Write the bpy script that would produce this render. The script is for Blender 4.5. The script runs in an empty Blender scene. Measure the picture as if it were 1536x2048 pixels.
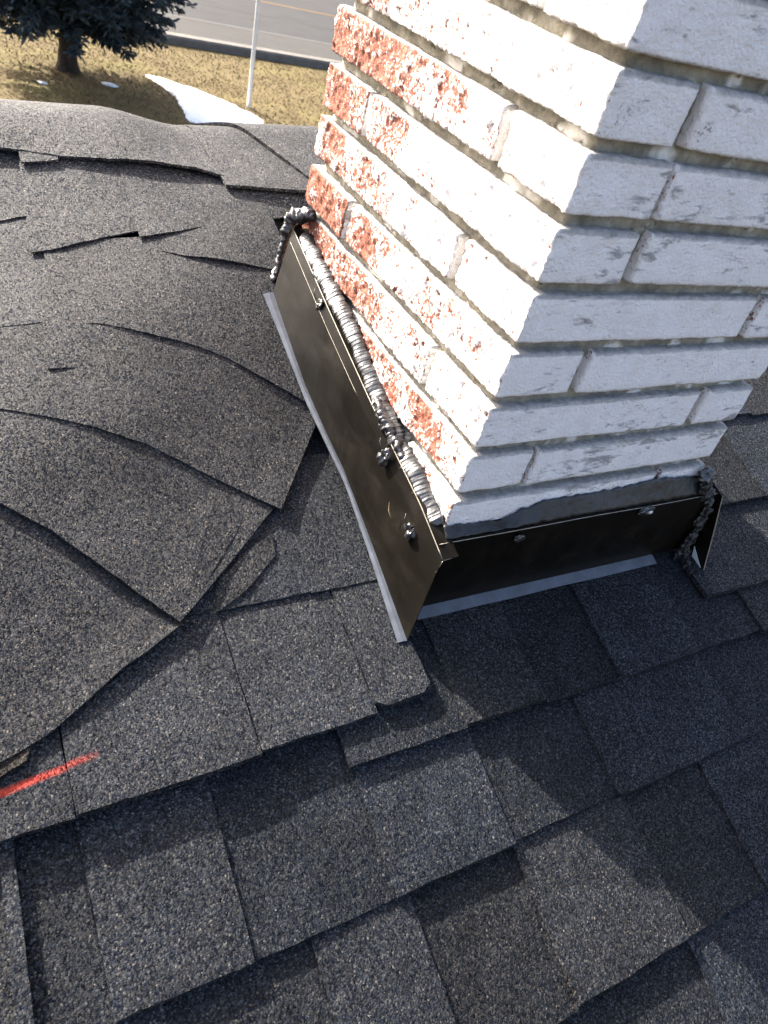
import bpy, bmesh, math, random
from mathutils import Vector, Matrix, noise

random.seed(7)
sc = bpy.context.scene
COL = sc.collection
S = 0.82e-3                      # the roof and chimney are laid out in units of 0.82 mm

# ------------------------------------------------------------------ camera, sky, sun, exposure
cam_d = bpy.data.cameras.new('camera')
cam = bpy.data.objects.new('camera', cam_d)
COL.objects.link(cam)
RX = Vector((0.866388900, -0.441225823, 0.233859032))      # right
RY = Vector((0.131476314, 0.653332655, 0.745567181))       # up
RZ = Vector((-0.481751235, -0.615204206, 0.624050905))     # back
M4 = Matrix((RX, RY, RZ)).transposed().to_4x4()
M4.translation = Vector((-0.426643958, -0.440788988, 0.449646811))
cam.matrix_world = M4
cam_d.sensor_fit = 'VERTICAL'
cam_d.sensor_height = 36.0
cam_d.lens = 36.0 * 1521.527 / 2048.0
cam_d.clip_start = 0.02
cam_d.clip_end = 600.0
cam_d.dof.use_dof = True
cam_d.dof.focus_distance = 0.95
cam_d.dof.aperture_fstop = 13.0
sc.camera = cam

SUN_EL, SUN_AZ = math.radians(30.5), math.radians(22.8)    # azimuth from +Y towards -X
to_sun = Vector((-math.sin(SUN_AZ) * math.cos(SUN_EL), math.cos(SUN_AZ) * math.cos(SUN_EL), math.sin(SUN_EL)))
world = bpy.data.worlds.new('World')
sc.world = world
world.use_nodes = True
wn = world.node_tree
sky = wn.nodes.new('ShaderNodeTexSky')
sky.sky_type = 'NISHITA'
sky.sun_disc = False
sky.sun_elevation = SUN_EL
sky.sun_rotation = -SUN_AZ
sky.dust_density = 6.0
sky.air_density = 0.75
sky.ozone_density = 0.6
wn.links.new(sky.outputs[0], wn.nodes['Background'].inputs[0])
wn.nodes['Background'].inputs[1].default_value = 0.125
sun_d = bpy.data.lights.new('sun', 'SUN')
sun_d.energy = 4.8
sun_d.angle = math.radians(0.55)
sun_d.color = (1.0, 0.945, 0.86)
sun = bpy.data.objects.new('sun', sun_d)
sun.rotation_euler = to_sun.to_track_quat('Z', 'Y').to_euler()
sun.location = to_sun * 30
COL.objects.link(sun)
sc.view_settings.view_transform = 'Standard'
sc.view_settings.look = 'None'
sc.view_settings.gamma = 1.0
sc.view_settings.use_curve_mapping = False
sc.view_settings.exposure = 2.32
sc.cycles.use_denoising = True


# ------------------------------------------------------------------ helpers
ORIGIN = {}


def empty(name, loc, label, cat, group=None):
    o = bpy.data.objects.new(name, None)
    o.location = loc
    o.empty_display_size = 0.1
    COL.objects.link(o)
    ORIGIN[o.name] = Vector(loc)
    tag(o, label, cat, group)
    return o


def tag(o, label=None, cat=None, group=None, kind=None):
    if label:
        o['label'] = label
    if cat:
        o['category'] = cat
    if group:
        o['group'] = group
    if kind:
        o['kind'] = kind
    return o


def mesh(name, verts, faces, mat, parent=None, smooth=False, scale=S, base=None, smooth_faces=None, attrs=None):
    """verts in world layout; base (world) becomes the object's origin"""
    if parent is not None:
        org = ORIGIN[parent.name]
        loc = Vector((0, 0, 0)) if base is None else Vector(base) - org
        sub = org if base is None else Vector(base)
    else:
        sub = Vector((0, 0, 0)) if base is None else Vector(base)
        loc = sub
    me = bpy.data.meshes.new(name)
    me.from_pydata([(v[0] * scale - sub.x, v[1] * scale - sub.y, v[2] * scale - sub.z) for v in verts], [], faces)
    if smooth:
        me.polygons.foreach_set('use_smooth', [True] * len(me.polygons))
    elif smooth_faces:
        me.polygons.foreach_set('use_smooth', [i < smooth_faces for i in range(len(me.polygons))])
    if attrs:
        for k, vals in attrs.items():
            a = me.attributes.new(k, 'FLOAT', 'POINT')
            a.data.foreach_set('value', vals)
    me.materials.append(mat)
    me.update()
    o = bpy.data.objects.new(name, me)
    o.location = loc
    COL.objects.link(o)
    if parent is not None:
        o.parent = parent
    ORIGIN[o.name] = sub.copy()
    return o


def sst(a, b, x):
    t = min(1.0, max(0.0, (x - a) / (b - a)))
    return t * t * (3 - 2 * t)


def lerp(a, b, t):
    return a + (b - a) * t


def interp(xs, ys, x):
    if x <= xs[0]:
        return ys[0]
    for i in range(len(xs) - 1):
        if x <= xs[i + 1]:
            return lerp(ys[i], ys[i + 1], (x - xs[i]) / (xs[i + 1] - xs[i]))
    return ys[-1]


def resample(pts, n):
    pts = [tuple(p) for p in pts]
    L = [0.0]
    for a, b in zip(pts, pts[1:]):
        L.append(L[-1] + math.dist(a[:2], b[:2]))
    out = []
    for i in range(n + 1):
        s = L[-1] * i / n
        for j in range(len(pts) - 1):
            if s <= L[j + 1] or j == len(pts) - 2:
                t = (s - L[j]) / max(1e-9, L[j + 1] - L[j])
                out.append(tuple(lerp(u, w, t) for u, w in zip(pts[j], pts[j + 1])))
                break
    return out


# ------------------------------------------------------------------ materials
def new_mat(name):
    m = bpy.data.materials.new(name)
    m.use_nodes = True
    nt = m.node_tree
    return m, nt, nt.nodes['Principled BSDF']


class NB:
    def __init__(self, nt):
        self.nt = nt

    def n(self, t, **kw):
        nd = self.nt.nodes.new(t)
        for k, v in kw.items():
            setattr(nd, k, v)
        return nd

    def link(self, a, b):
        self.nt.links.new(a, b)

    def pos(self):
        return self.n('ShaderNodeNewGeometry').outputs['Position']

    def noise(self, scale, detail=3, rough=0.55, vec=None, out='Fac', dist=0.0):
        nd = self.n('ShaderNodeTexNoise')
        nd.inputs['Scale'].default_value = scale
        nd.inputs['Detail'].default_value = detail
        nd.inputs['Roughness'].default_value = rough
        nd.inputs['Distortion'].default_value = dist
        self.link(vec if vec is not None else self.pos(), nd.inputs['Vector'])
        return nd.outputs[out]

    def voro(self, scale, vec=None, feature='F1'):
        nd = self.n('ShaderNodeTexVoronoi', feature=feature)
        nd.inputs['Scale'].default_value = scale
        self.link(vec if vec is not None else self.pos(), nd.inputs['Vector'])
        return nd

    def ramp(self, fac, stops, interp_='LINEAR'):
        nd = self.n('ShaderNodeValToRGB')
        cr = nd.color_ramp
        cr.interpolation = interp_
        while len(cr.elements) < len(stops):
            cr.elements.new(0.5)
        for e, (p, c) in zip(cr.elements, stops):
            e.position = p
            e.color = (c[0], c[1], c[2], 1) if not isinstance(c, (int, float)) else (c, c, c, 1)
        self.link(fac, nd.inputs[0])
        return nd.outputs[0]

    def mix(self, fac, a, b, blend='MIX'):
        nd = self.n('ShaderNodeMix', data_type='RGBA', blend_type=blend)
        for sock, v in ((nd.inputs[0], fac), (nd.inputs[6], a), (nd.inputs[7], b)):
            if hasattr(v, 'links'):
                self.link(v, sock)
            elif isinstance(v, (int, float)):
                sock.default_value = v
            else:
                sock.default_value = (v[0], v[1], v[2], 1)
        return nd.outputs[2]

    def math(self, op, a, b=None, clamp=False):
        nd = self.n('ShaderNodeMath', operation=op, use_clamp=clamp)
        for sock, v in ((nd.inputs[0], a), (nd.inputs[1], b)):
            if v is None:
                continue
            if hasattr(v, 'links'):
                self.link(v, sock)
            else:
                sock.default_value = v
        return nd.outputs[0]

    def bump(self, height, strength, dist, normal=None):
        nd = self.n('ShaderNodeBump')
        nd.inputs['Strength'].default_value = strength
        nd.inputs['Distance'].default_value = dist
        self.link(height, nd.inputs['Height'])
        if normal is not None:
            self.link(normal, nd.inputs['Normal'])
        return nd.outputs[0]

    def vscale(self, vec, s):
        nd = self.n('ShaderNodeVectorMath', operation='MULTIPLY')
        self.link(vec, nd.inputs[0])
        nd.inputs[1].default_value = s
        return nd.outputs[0]


def setp(p, **kw):
    for k, v in kw.items():
        s = p.inputs[k.replace('_', ' ')]
        s.default_value = v if not isinstance(v, tuple) or len(v) == 4 else (*v, 1)


def mat_shingle(name, mark=None):
    m, nt, p = new_mat(name)
    b = NB(nt)
    v1 = b.voro(760)
    g1 = b.n('ShaderNodeSeparateColor')
    b.link(v1.outputs['Color'], g1.inputs[0])
    granule = b.ramp(g1.outputs[0], [(0.0, (.007, .0075, .009)), (.35, (.019, .020, .023)), (.62, (.038, .041, .046)),
                                     (.86, (.074, .077, .081)), (.96, (.13, .125, .115)), (1.0, (.24, .22, .19))])
    hue = b.ramp(g1.outputs[1], [(0.0, (.85, .95, 1.12)), (.5, (1, 1, 1)), (1.0, (1.06, 1.0, .93))])
    c = b.mix(1.0, granule, hue, 'MULTIPLY')
    mott = b.ramp(b.noise(38, 5, .65), [(.25, .68), (.75, 1.28)])
    c = b.mix(1.0, c, mott, 'MULTIPLY')
    blot = b.ramp(b.noise(7, 3, .6), [(.3, .82), (.7, 1.15)])
    c = b.mix(1.0, c, blot, 'MULTIPLY')
    oi = b.n('ShaderNodeObjectInfo')
    c = b.mix(1.0, c, oi.outputs['Color'], 'MULTIPLY')
    c = b.mix(1.0, c, (.44, .455, .49), 'MULTIPLY')
    if mark:
        for (x0, y0, x1, y1, w, strength) in mark:
            sep = b.n('ShaderNodeSeparateXYZ')
            b.link(b.pos(), sep.inputs[0])
            L = math.hypot(x1 - x0, y1 - y0)
            ux, uy = (x1 - x0) / L, (y1 - y0) / L
            dx = b.math('SUBTRACT', sep.outputs[0], x0)
            dy = b.math('SUBTRACT', sep.outputs[1], y0)
            t = b.math('ADD', b.math('MULTIPLY', dx, ux), b.math('MULTIPLY', dy, uy))
            d = b.math('ABSOLUTE', b.math('ADD', b.math('MULTIPLY', dx, -uy), b.math('MULTIPLY', dy, ux)))
            d = b.math('DIVIDE', d, w)
            tt = b.math('DIVIDE', t, L)
            fade = b.ramp(tt, [(0, 1), (.45, .9), (.8, .45), (1.0, 0)])
            k = b.math('SUBTRACT', 1.0, d, True)
            k = b.math('MULTIPLY', k, fade)
            k = b.math('MULTIPLY', k, b.math('ADD', .45, b.noise(420, 2, .6)))
            k = b.math('MULTIPLY', k, strength, True)
            c = b.mix(k, c, (.30, .035, .022))
    b.link(c, p.inputs['Base Color'])
    # every granule is a small facet with a tilt of its own
    hgt = b.math('MULTIPLY', v1.outputs['Distance'], -1.0)
    nb = b.bump(hgt, .6, .0009)
    nb = b.bump(b.noise(120, 3, .6), .5, .0014, nb)
    v2 = b.voro(760, b.vscale(b.pos(), (1.0, 1.0, 1.0)))
    off = b.n('ShaderNodeVectorMath', operation='SUBTRACT')
    b.link(v2.outputs['Color'], off.inputs[0])
    off.inputs[1].default_value = (.5, .5, .5)
    tl = b.n('ShaderNodeVectorMath', operation='SCALE')
    b.link(off.outputs[0], tl.inputs[0])
    tl.inputs['Scale'].default_value = .88
    ad = b.n('ShaderNodeVectorMath', operation='ADD')
    b.link(nb, ad.inputs[0])
    b.link(tl.outputs[0], ad.inputs[1])
    nz_ = b.n('ShaderNodeVectorMath', operation='NORMALIZE')
    b.link(ad.outputs[0], nz_.inputs[0])
    b.link(nz_.outputs[0], p.inputs['Normal'])
    setp(p, Roughness=.65)
    p.inputs['Specular IOR Level'].default_value = .09
    return m


def mat_brick():
    m, nt, p = new_mat('whitewashed_brick')
    b = NB(nt)
    raw = b.n('ShaderNodeAttribute', attribute_name='raw').outputs['Fac']
    front = b.n('ShaderNodeAttribute', attribute_name='front').outputs['Fac']
    pv = b.pos()
    n1 = b.noise(300, 4, .68, pv)
    n2 = b.noise(75, 3, .6, pv)
    n3 = b.noise(16, 2, .5, pv)
    mk = b.math('ADD', b.math('MULTIPLY', n1, .95), b.math('MULTIPLY', n2, .35))
    mk = b.math('ADD', mk, b.math('MULTIPLY', n3, .35))
    mk = b.math('ADD', mk, raw)                      # about .8 + raw
    k = b.ramp(mk, [(.0, 0), (1.0, 1)])
    k = b.math('MULTIPLY', b.math('SUBTRACT', mk, 1.13), 9.0, True)
    red = b.ramp(b.noise(90, 4, .6, pv), [(.25, (.13, .042, .026)), (.5, (.25, .085, .052)), (.75, (.34, .145, .095))])
    white = b.ramp(b.noise(40, 4, .6, pv), [(.3, (.82, .775, .745)), (.6, (.89, .855, .83)), (.8, (.91, .885, .87))])
    c = b.mix(k, white, red)
    # worn grey scuffs on the smoother front faces, longer along the courses
    st = b.vscale(pv, (1.0, 1.0, 3.2))
    s1 = b.noise(34, 5, .72, st, dist=.4)
    s2 = b.noise(9, 2, .5, pv)
    sc_ = b.math('ADD', b.math('MULTIPLY', s1, .75), b.math('MULTIPLY', s2, .45))
    sk = b.math('MULTIPLY', b.math('SUBTRACT', sc_, .66), 12.0, True)
    sk = b.math('MULTIPLY', sk, b.math('MULTIPLY', front, .78))
    c = b.mix(sk, c, (.22, .215, .21))
    # broken grey tone along the top and bottom edges of each brick
    dt = b.n('ShaderNodeAttribute', attribute_name='edge_grey').outputs['Fac']
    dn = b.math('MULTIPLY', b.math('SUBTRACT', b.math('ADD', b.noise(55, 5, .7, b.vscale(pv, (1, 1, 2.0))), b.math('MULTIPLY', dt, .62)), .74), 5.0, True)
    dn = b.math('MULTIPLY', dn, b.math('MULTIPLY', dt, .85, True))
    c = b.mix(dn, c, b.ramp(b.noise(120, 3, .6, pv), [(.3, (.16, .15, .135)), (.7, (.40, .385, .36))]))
    # fine flecks where the paint has come off
    fk = b.math('MULTIPLY', b.math('SUBTRACT', b.math('ADD', b.math('MULTIPLY', b.noise(330, 3, .6, pv), .7), b.math('MULTIPLY', b.noise(24, 3, .6, pv), .6)), .80), 14.0, True)
    c = b.mix(b.math('MULTIPLY', fk, b.math('MULTIPLY', front, .75)), c, (.20, .185, .165))
    b.link(c, p.inputs['Base Color'])
    nb = b.bump(n1, .9, .004)
    nb = b.bump(b.noise(800, 2, .5, pv), .35, .0006, nb)
    b.link(nb, p.inputs['Normal'])
    setp(p, Roughness=.85)
    p.inputs['Specular IOR Level'].default_value = .3
    return m


def mat_mortar():
    m, nt, p = new_mat('mortar')
    b = NB(nt)
    pv = b.pos()
    base = b.ramp(b.noise(60, 4, .65, pv), [(.25, (.12, .11, .085)), (.5, (.25, .228, .175)), (.72, (.40, .37, .30))])
    wmask = b.ramp(b.noise(17, 3, .6, pv), [(.56, 0), (.63, 1)])
    c = b.mix(wmask, base, (.70, .675, .62))
    dark = b.ramp(b.noise(28, 4, .7, b.vscale(pv, (1, 1, 1.5))), [(.61, 0), (.67, 1)])
    c = b.mix(dark, c, (.10, .088, .065))
    b.link(c, p.inputs['Base Color'])
    b.link(b.bump(b.noise(260, 4, .7, pv), .8, .003), p.inputs['Normal'])
    setp(p, Roughness=.9)
    return m


def mat_simple(name, col, rough=.6, spec=.5, metal=0.0, var=.2, vscale=20, bump=0, bscale=200, bdist=.001):
    m, nt, p = new_mat(name)
    b = NB(nt)
    lo = tuple(c * (1 - var) for c in col)
    hi = tuple(c * (1 + var) for c in col)
    b.link(b.ramp(b.noise(vscale, 4, .6), [(.3, lo), (.7, hi)]), p.inputs['Base Color'])
    if bump:
        b.link(b.bump(b.noise(bscale, 3, .6), bump, bdist), p.inputs['Normal'])
    setp(p, Roughness=rough, Metallic=metal)
    p.inputs['Specular IOR Level'].default_value = spec
    return m


def mat_flashing():
    m, nt, p = new_mat('black_painted_metal')
    b = NB(nt)
    pv = b.pos()
    st = b.vscale(pv, (1.0, .35, 1.0))
    sm = b.noise(30, 5, .7, st, dist=.5)
    c = b.ramp(sm, [(.3, (.0032, .0027, .002)), (.55, (.0055, .0046, .0035)), (.78, (.012, .010, .0075))])
    spk = b.ramp(b.noise(420, 2, .5, pv), [(.73, 0), (.78, 1)])
    c = b.mix(b.math('MULTIPLY', spk, .2), c, (.10, .085, .07))
    b.link(c, p.inputs['Base Color'])
    b.link(b.ramp(sm, [(.3, .26), (.75, .48)]), p.inputs['Roughness'])
    b.link(b.bump(b.noise(9, 3, .5, pv), .25, .004), p.inputs['Normal'])
    p.inputs['Specular IOR Level'].default_value = .10
    return m


def mat_ground():
    m, nt, p = new_mat('dry_lawn')
    b = NB(nt)
    pv = b.pos()
    c = b.ramp(b.noise(1.1, 5, .65, pv), [(.28, (.070, .048, .019)), (.5, (.104, .077, .034)), (.72, (.13, .10, .050))])
    g = b.ramp(b.noise(.55, 4, .6, pv), [(.52, 0), (.68, 1)])
    c = b.mix(b.math('MULTIPLY', g, .45), c, (.115, .105, .025))
    f = b.ramp(b.noise(28, 4, .7, pv), [(.3, .7), (.7, 1.25)])
    c = b.mix(1.0, c, f, 'MULTIPLY')
    b.link(c, p.inputs['Base Color'])
    b.link(b.bump(b.noise(30, 4, .7, pv), .7, .03), p.inputs['Normal'])
    setp(p, Roughness=.95)
    p.inputs['Specular IOR Level'].default_value = .1
    return m


M_SH = mat_shingle('asphalt_shingle')
M_SHM = mat_shingle('asphalt_shingle_marked', [(-545 * S, -111 * S, -428 * S, -97 * S, 5 * S, 1.15)])
M_BR = mat_brick()
M_MO = mat_mortar()
M_FL = mat_flashing()
M_FLANGE = mat_simple('grey_flange', (.075, .084, .10), .34, .55, var=.25, vscale=60)
M_EDGE = mat_simple('worn_fold', (.30, .27, .22), .45, .5, .6, .3, 150)
M_TAR = mat_simple('black_sealant', (.016, .016, .017), .34, 1.0, var=.4, vscale=90, bump=.4, bscale=260, bdist=.0012)
M_SMEAR = mat_simple('smeared_sealant', (.012, .0115, .012), .48, .55, var=.6, vscale=25, bump=.5, bscale=140, bdist=.002)
M_PALE = mat_simple('pale_metal', (.50, .53, .55), .4, .5, .2, .1, 40)
M_GROUND = mat_ground()
M_ROAD = mat_simple('asphalt_road', (.035, .035, .037), .9, .08, var=.12, vscale=1.4, bump=.4, bscale=60, bdist=.01)
M_SHOULDER = mat_simple('worn_shoulder', (.046, .0445, .043), .9, .08, var=.1, vscale=1.2, bump=.4, bscale=60, bdist=.01)
M_CURB = mat_simple('concrete_curb', (.115, .107, .097), .9, .1, var=.2, vscale=4)
M_WHITE = mat_simple('white_road_paint', (.10, .098, .096), .9, .08, var=.1, vscale=6)
M_YEL = mat_simple('yellow_road_paint', (.15, .085, .03), .9, .08, var=.12, vscale=6)
M_SNOW = mat_simple('snow', (.80, .82, .86), .6, .3, var=.06, vscale=6, bump=.6, bscale=14, bdist=.03)
M_POLE = mat_simple('galvanised_pole', (.62, .62, .60), .45, .5, .3, .1, 3)
M_BARK = mat_simple('spruce_bark', (.040, .030, .024), .95, .2, var=.4, vscale=12, bump=.8, bscale=30, bdist=.03)
M_WALL = mat_simple('house_siding', (.45, .42, .38), .8, .3, var=.08, vscale=3)
M_CROWN = mat_simple('concrete_crown', (.42, .41, .39), .9, .3, var=.2, vscale=8, bump=.5, bscale=90)


def mat_needles():
    m, nt, p = new_mat('spruce_needles')
    b = NB(nt)
    c = b.ramp(b.noise(2.2, 4, .65), [(.28, (.012, .019, .022)), (.5, (.026, .038, .042)), (.75, (.055, .076, .084))])
    b.link(c, p.inputs['Base Color'])
    setp(p, Roughness=.7)
    p.inputs['Specular IOR Level'].default_value = .25
    return m


M_NEEDLE = mat_needles()
M_STRAW = mat_simple('straw_grass', (.135, .108, .057), .9, .2, var=.35, vscale=3)

# ------------------------------------------------------------------ the setting: ground, road, kerb
ZG = -4.6


def gx(name, x0, x1, y0, y1, z, mat, label=None, n=(1, 1)):
    vs, fs = [], []
    for j in range(n[1] + 1):
        for i in range(n[0] + 1):
            vs.append((lerp(x0, x1, i / n[0]), lerp(y0, y1, j / n[1]), z))
    w = n[0] + 1
    for j in range(n[1]):
        for i in range(n[0]):
            a = j * w + i
            fs.append((a, a + 1, a + 1 + w, a + w))
    o = mesh(name, vs, fs, mat, scale=1)
    tag(o, label, None, None, 'structure')
    return o


gx('ground', -300, 300, -300, 300, ZG, M_GROUND, 'dry straw coloured lawn and earth below the house')
gx('road', -300, 300, 25.0, 46.0, ZG + .10, M_ROAD, 'grey asphalt road beyond the lawn')
gx('road_shoulder', -300, 300, 25.05, 27.95, ZG + .104, M_SHOULDER, 'paler worn shoulder strip along the near side of the road')
gx('road_edge_line', -300, 300, 28.0, 28.12, ZG + .104, M_WHITE, 'faded white edge line on the road')
gx('road_seam', -300, 300, 31.0, 31.12, ZG + .104, M_SHOULDER, 'pale seam line along the road')
gx('road_centre_line', -300, 300, 34.0, 34.16, ZG + .104, M_YEL, 'faded yellow centre line on the road')


def add_box(vs, fs, x0, x1, y0, y1, z0, z1):
    i = len(vs)
    vs += [(x0, y0, z0), (x1, y0, z0), (x1, y1, z0), (x0, y1, z0), (x0, y0, z1), (x1, y0, z1), (x1, y1, z1), (x0, y1, z1)]
    fs += [(i, i + 3, i + 2, i + 1), (i + 4, i + 5, i + 6, i + 7), (i, i + 1, i + 5, i + 4), (i + 1, i + 2, i + 6, i + 5),
           (i + 2, i + 3, i + 7, i + 6), (i + 3, i, i + 4, i + 7)]


vs, fs = [], []
prof = [(24.45, -.05), (24.5, .17), (24.56, .22), (24.95, .22), (25.03, .18), (25.06, .02)]
xs_ = [-300 + i * 6 for i in range(101)]
for x in xs_:
    for (y, z) in prof:
        vs.append((x, y + .015 * math.sin(x * .7), ZG + z))
for i in range(len(xs_) - 1):
    for j in range(len(prof) - 1):
        a = i * len(prof) + j
        fs.append((a, a + len(prof), a + len(prof) + 1, a + 1))
tag(mesh('curb', vs, fs, M_CURB, scale=1), 'low concrete kerb between the dry lawn and the road', None, None, 'structure')


# ------------------------------------------------------------------ roof surface
DS, HS = [], []
acc = 0.0
for i in range(0, 1201):
    d = i * 2.0
    DS.append(d)
    HS.append(acc)
    acc += 2.0 * (.12 * sst(0, 40, d) - .235 * sst(130, 330, d) + .05 * sst(560, 760, d))


def hbulge(x, y):
    d = (x + 66) * -.59 + (y - 249) * .807
    if d <= 0:
        return 0.0
    t = min(d / 2.0, 1199.0)
    i = int(t)
    h = lerp(HS[i], HS[i + 1], t - i)
    # uneven decking under the thick layer of shingles
    h += 6.5 * sst(20, 160, d) * (1 - sst(500, 700, y)) * noise.noise(Vector((x / 170.0, y / 150.0, 3.3)))
    return h


def zs(x, y):
    zf = -157 + .336 * y + hbulge(x, y)
    drop = (-10 + 26 * sst(-235, -80, x)) * sst(640, 880, y)
    if y < 780:
        return zf - drop
    zb = -157 + .336 * 915 + hbulge(x, 915) - .40 * (y - 915)
    k = 14.0
    m = min(zf, zb)
    return m - k * math.log(math.exp(-min(60, (zf - m) / k)) + math.exp(-min(60, (zb - m) / k))) - drop


BASE = -12.0
house = empty('house', (1.0, 1.2, ZG), 'house with a charcoal asphalt shingle roof around the white brick chimney', 'house')
xs_ = [-3200, -2400, -1800, -1300, -1000] + [-900 + 40 * i for i in range(36)] + [700, 1000, 1500, 2200, 3000, 4200]
ys_ = [-2600, -2000, -1500, -1100, -800] + [-700 + 40 * i for i in range(45)] + [1150, 1300, 1600, 2100, 2800, 3600, 4400]
vs = [(x, y, zs(x, y) + BASE - 3) for y in ys_ for x in xs_]
w = len(xs_)
fs = [(j * w + i, j * w + i + 1, (j + 1) * w + i + 1, (j + 1) * w + i) for j in range(len(ys_) - 1) for i in range(w - 1)]
nv0 = len(vs)
vs += [(v[0], v[1], v[2] - 160) for v in vs]
rim = [i for i in range(w)] + [j * w + w - 1 for j in range(1, len(ys_))] + [(len(ys_) - 1) * w + i for i in range(w - 2, -1, -1)] + [j * w for j in range(len(ys_) - 2, 0, -1)]
for a, c in zip(rim, rim[1:] + rim[:1]):
    fs.append((c, a, a + nv0, c + nv0))
fs += [(a + nv0, d_ + nv0, c + nv0, b_ + nv0) for (a, b_, c, d_) in fs[:(len(ys_) - 1) * (w - 1)]]
roof = mesh('roof', vs, fs, M_SH, house)
roof.color = (.8, .8, .8, 1)
vs, fs = [], []
add_box(vs, fs, -2.3, 3.2, -1.75, 3.25, ZG, -1.05)
mesh('wall', vs, fs, M_WALL, house, scale=1)

SHN = [0]


def drape(lo, up, T=5.0, b0=11.5, b1=0.0, extra=0.0, nu=None, nv=8, tone=1.0, mat=None, lift=None, tint=(1, 1, 1), jag=1.3, name='shingle', round_corner=0, lpow=3):
    """one shingle laid on the roof: its exposed lower edge, its covered upper edge, its thickness"""
    SHN[0] += 1
    seed = SHN[0] * 3.7
    L = sum(math.dist(a, b) for a, b in zip(lo, lo[1:]))
    if nu is None:
        nu = max(6, min(60, int(L / 14)))
    A, B = resample(lo, nu), resample(up, nu)
    ls = resample([(i, 0, l) for i, l in enumerate(lift)], nu) if lift else None
    top, bot = [], []
    for j in range(nv + 1):
        v = (j / nv) ** 1.25
        for i in range(nu + 1):
            x = lerp(A[i][0], B[i][0], v)
            y = lerp(A[i][1], B[i][1], v)
            if j == 0:
                jn = noise.noise(Vector((x / 9.0, seed, y / 9.0))) * jag + noise.noise(Vector((x / 60.0, seed, y / 60.0))) * jag * 1.4
                dx, dy = A[i][0] - B[i][0], A[i][1] - B[i][1]
                q = math.hypot(dx, dy) or 1
                x += dx / q * jn
                y += dy / q * jn
                if round_corner:
                    e = min(i, nu - i) * L / nu
                    if e < round_corner:
                        s = round_corner - math.sqrt(max(0, round_corner ** 2 - (round_corner - e) ** 2))
                        x -= dx / q * s
                        y -= dy / q * s
            if i in (0, nu):
                x += noise.noise(Vector((x / 40.0, y / 12.0, seed))) * jag * .8
            z = zs(x, y) + BASE + extra + lerp(b0, b1, v)
            z += noise.noise(Vector((x / 70.0, y / 70.0, seed))) * 1.5 * (1 - v)
            if ls:
                z += ls[i][2] * (1 - v) ** lpow
            top.append((x, y, z + T))
            bot.append((x, y, z))
    n = nu + 1
    vs = list(top)
    fs = [(j * n + i, j * n + i + 1, (j + 1) * n + i + 1, (j + 1) * n + i) for j in range(nv) for i in range(nu)]
    nsm = len(fs)
    rim = [i for i in range(n)] + [j * n + nu for j in range(1, nv + 1)] + [nv * n + i for i in range(nu - 1, -1, -1)] + [j * n for j in range(nv - 1, 0, -1)]
    o1 = len(vs)
    for r in rim:
        vs.append(top[r])
        vs.append(bot[r])
    R = len(rim)
    for k in range(R):
        a = o1 + 2 * k
        c = o1 + 2 * ((k + 1) % R)
        fs.append((c, a, a + 1, c + 1))
    fs.append([o1 + 2 * k + 1 for k in range(R)][::-1])
    o = mesh(name, vs, fs, mat or M_SH, roof, smooth_faces=nsm)
    o.color = (tone * tint[0], tone * tint[1], tone * tint[2], 1)
    return o


def course(yl, yu, breaks, b0=9.5, ext=True, xl=-1500, xr=1500, slope=0.0, **kw):
    """breaks: [(x_left, raised, tone)], last x closes"""
    br = list(breaks)
    rr = random.Random(int(yl * 7) + 5)
    if ext:
        ra = not br[0][1]
        while br[0][0] > xl:
            br.insert(0, (br[0][0] - rr.uniform(120, 250), ra, rr.uniform(.85, 1.1)))
            ra = not ra
        ra = br[-2][1]
        while br[-1][0] < xr:
            ra = not ra
            x = br[-1][0]
            br[-1] = (x, ra, rr.uniform(.85, 1.1))
            br.append((x + rr.uniform(120, 250), ra, 1))
    out = []
    for (xa, ra, tn), nxt in zip(br, br[1:]):
        xb = nxt[0]
        dy = rr.uniform(-2.5, 2.5)
        g = .1
        ya, yb = yl + slope * xa + dy, yl + slope * xb + dy
        out.append(drape([(xa + g, ya), (xb - g, yb)], [(xa + g, yu), (xb - g, yu)], T=8.0 if ra else 4.5, b0=b0 + rr.uniform(-.6, 1.2), tone=tn * (1.04 if ra else .87), nv=8, tint=rr.choice(((1, 1, 1), (.95, 1, 1.07), (1.04, 1, .95), (.97, 1, 1.03))), **kw))
    return out


# main slope, from the eave upwards
for yl in (-1140, -972, -806):
    course(yl, yl + 200, [(-120, True, 1.0), (60, False, .9), (210, True, 1)])
course(-640, -445, [(-410, False, .95), (-250, True, 1.0), (-60, False, .9), (166, True, 1.02), (350, False, .9), (520, True, 1)])
course(-475, -280, [(-575, True, 1.0), (-420, False, .95), (-273, True, 1.0), (-155, False, .86), (-12, True, 1.02), (167, False, .92), (316, True, .98), (520, False, .9), (690, True, 1)], slope=.012)
course(-311, -105, [(-690, True, 1.0), (-521, False, .9), (-463, True, 1.05), (-332, False, .88), (-172, True, 1.02), (-11, False, .9), (161, True, 1.0), (416, False, .92), (600, True, 1)], slope=.012)
# narrow raised strip at the lower left
drape([(-537, -300), (-524, -304)], [(-531, -140), (-518, -140)], T=7, b0=18, b1=9, tone=1.15)
# course below the apron, right part
course(-180, 30, [(-178, False, .85), (-14, True, 1.02), (113, False, .78), (246, True, 1.0), (412, False, .9), (562, True, .95), (760, False, 1)], b0=15, ext=True, xl=-170)
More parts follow.
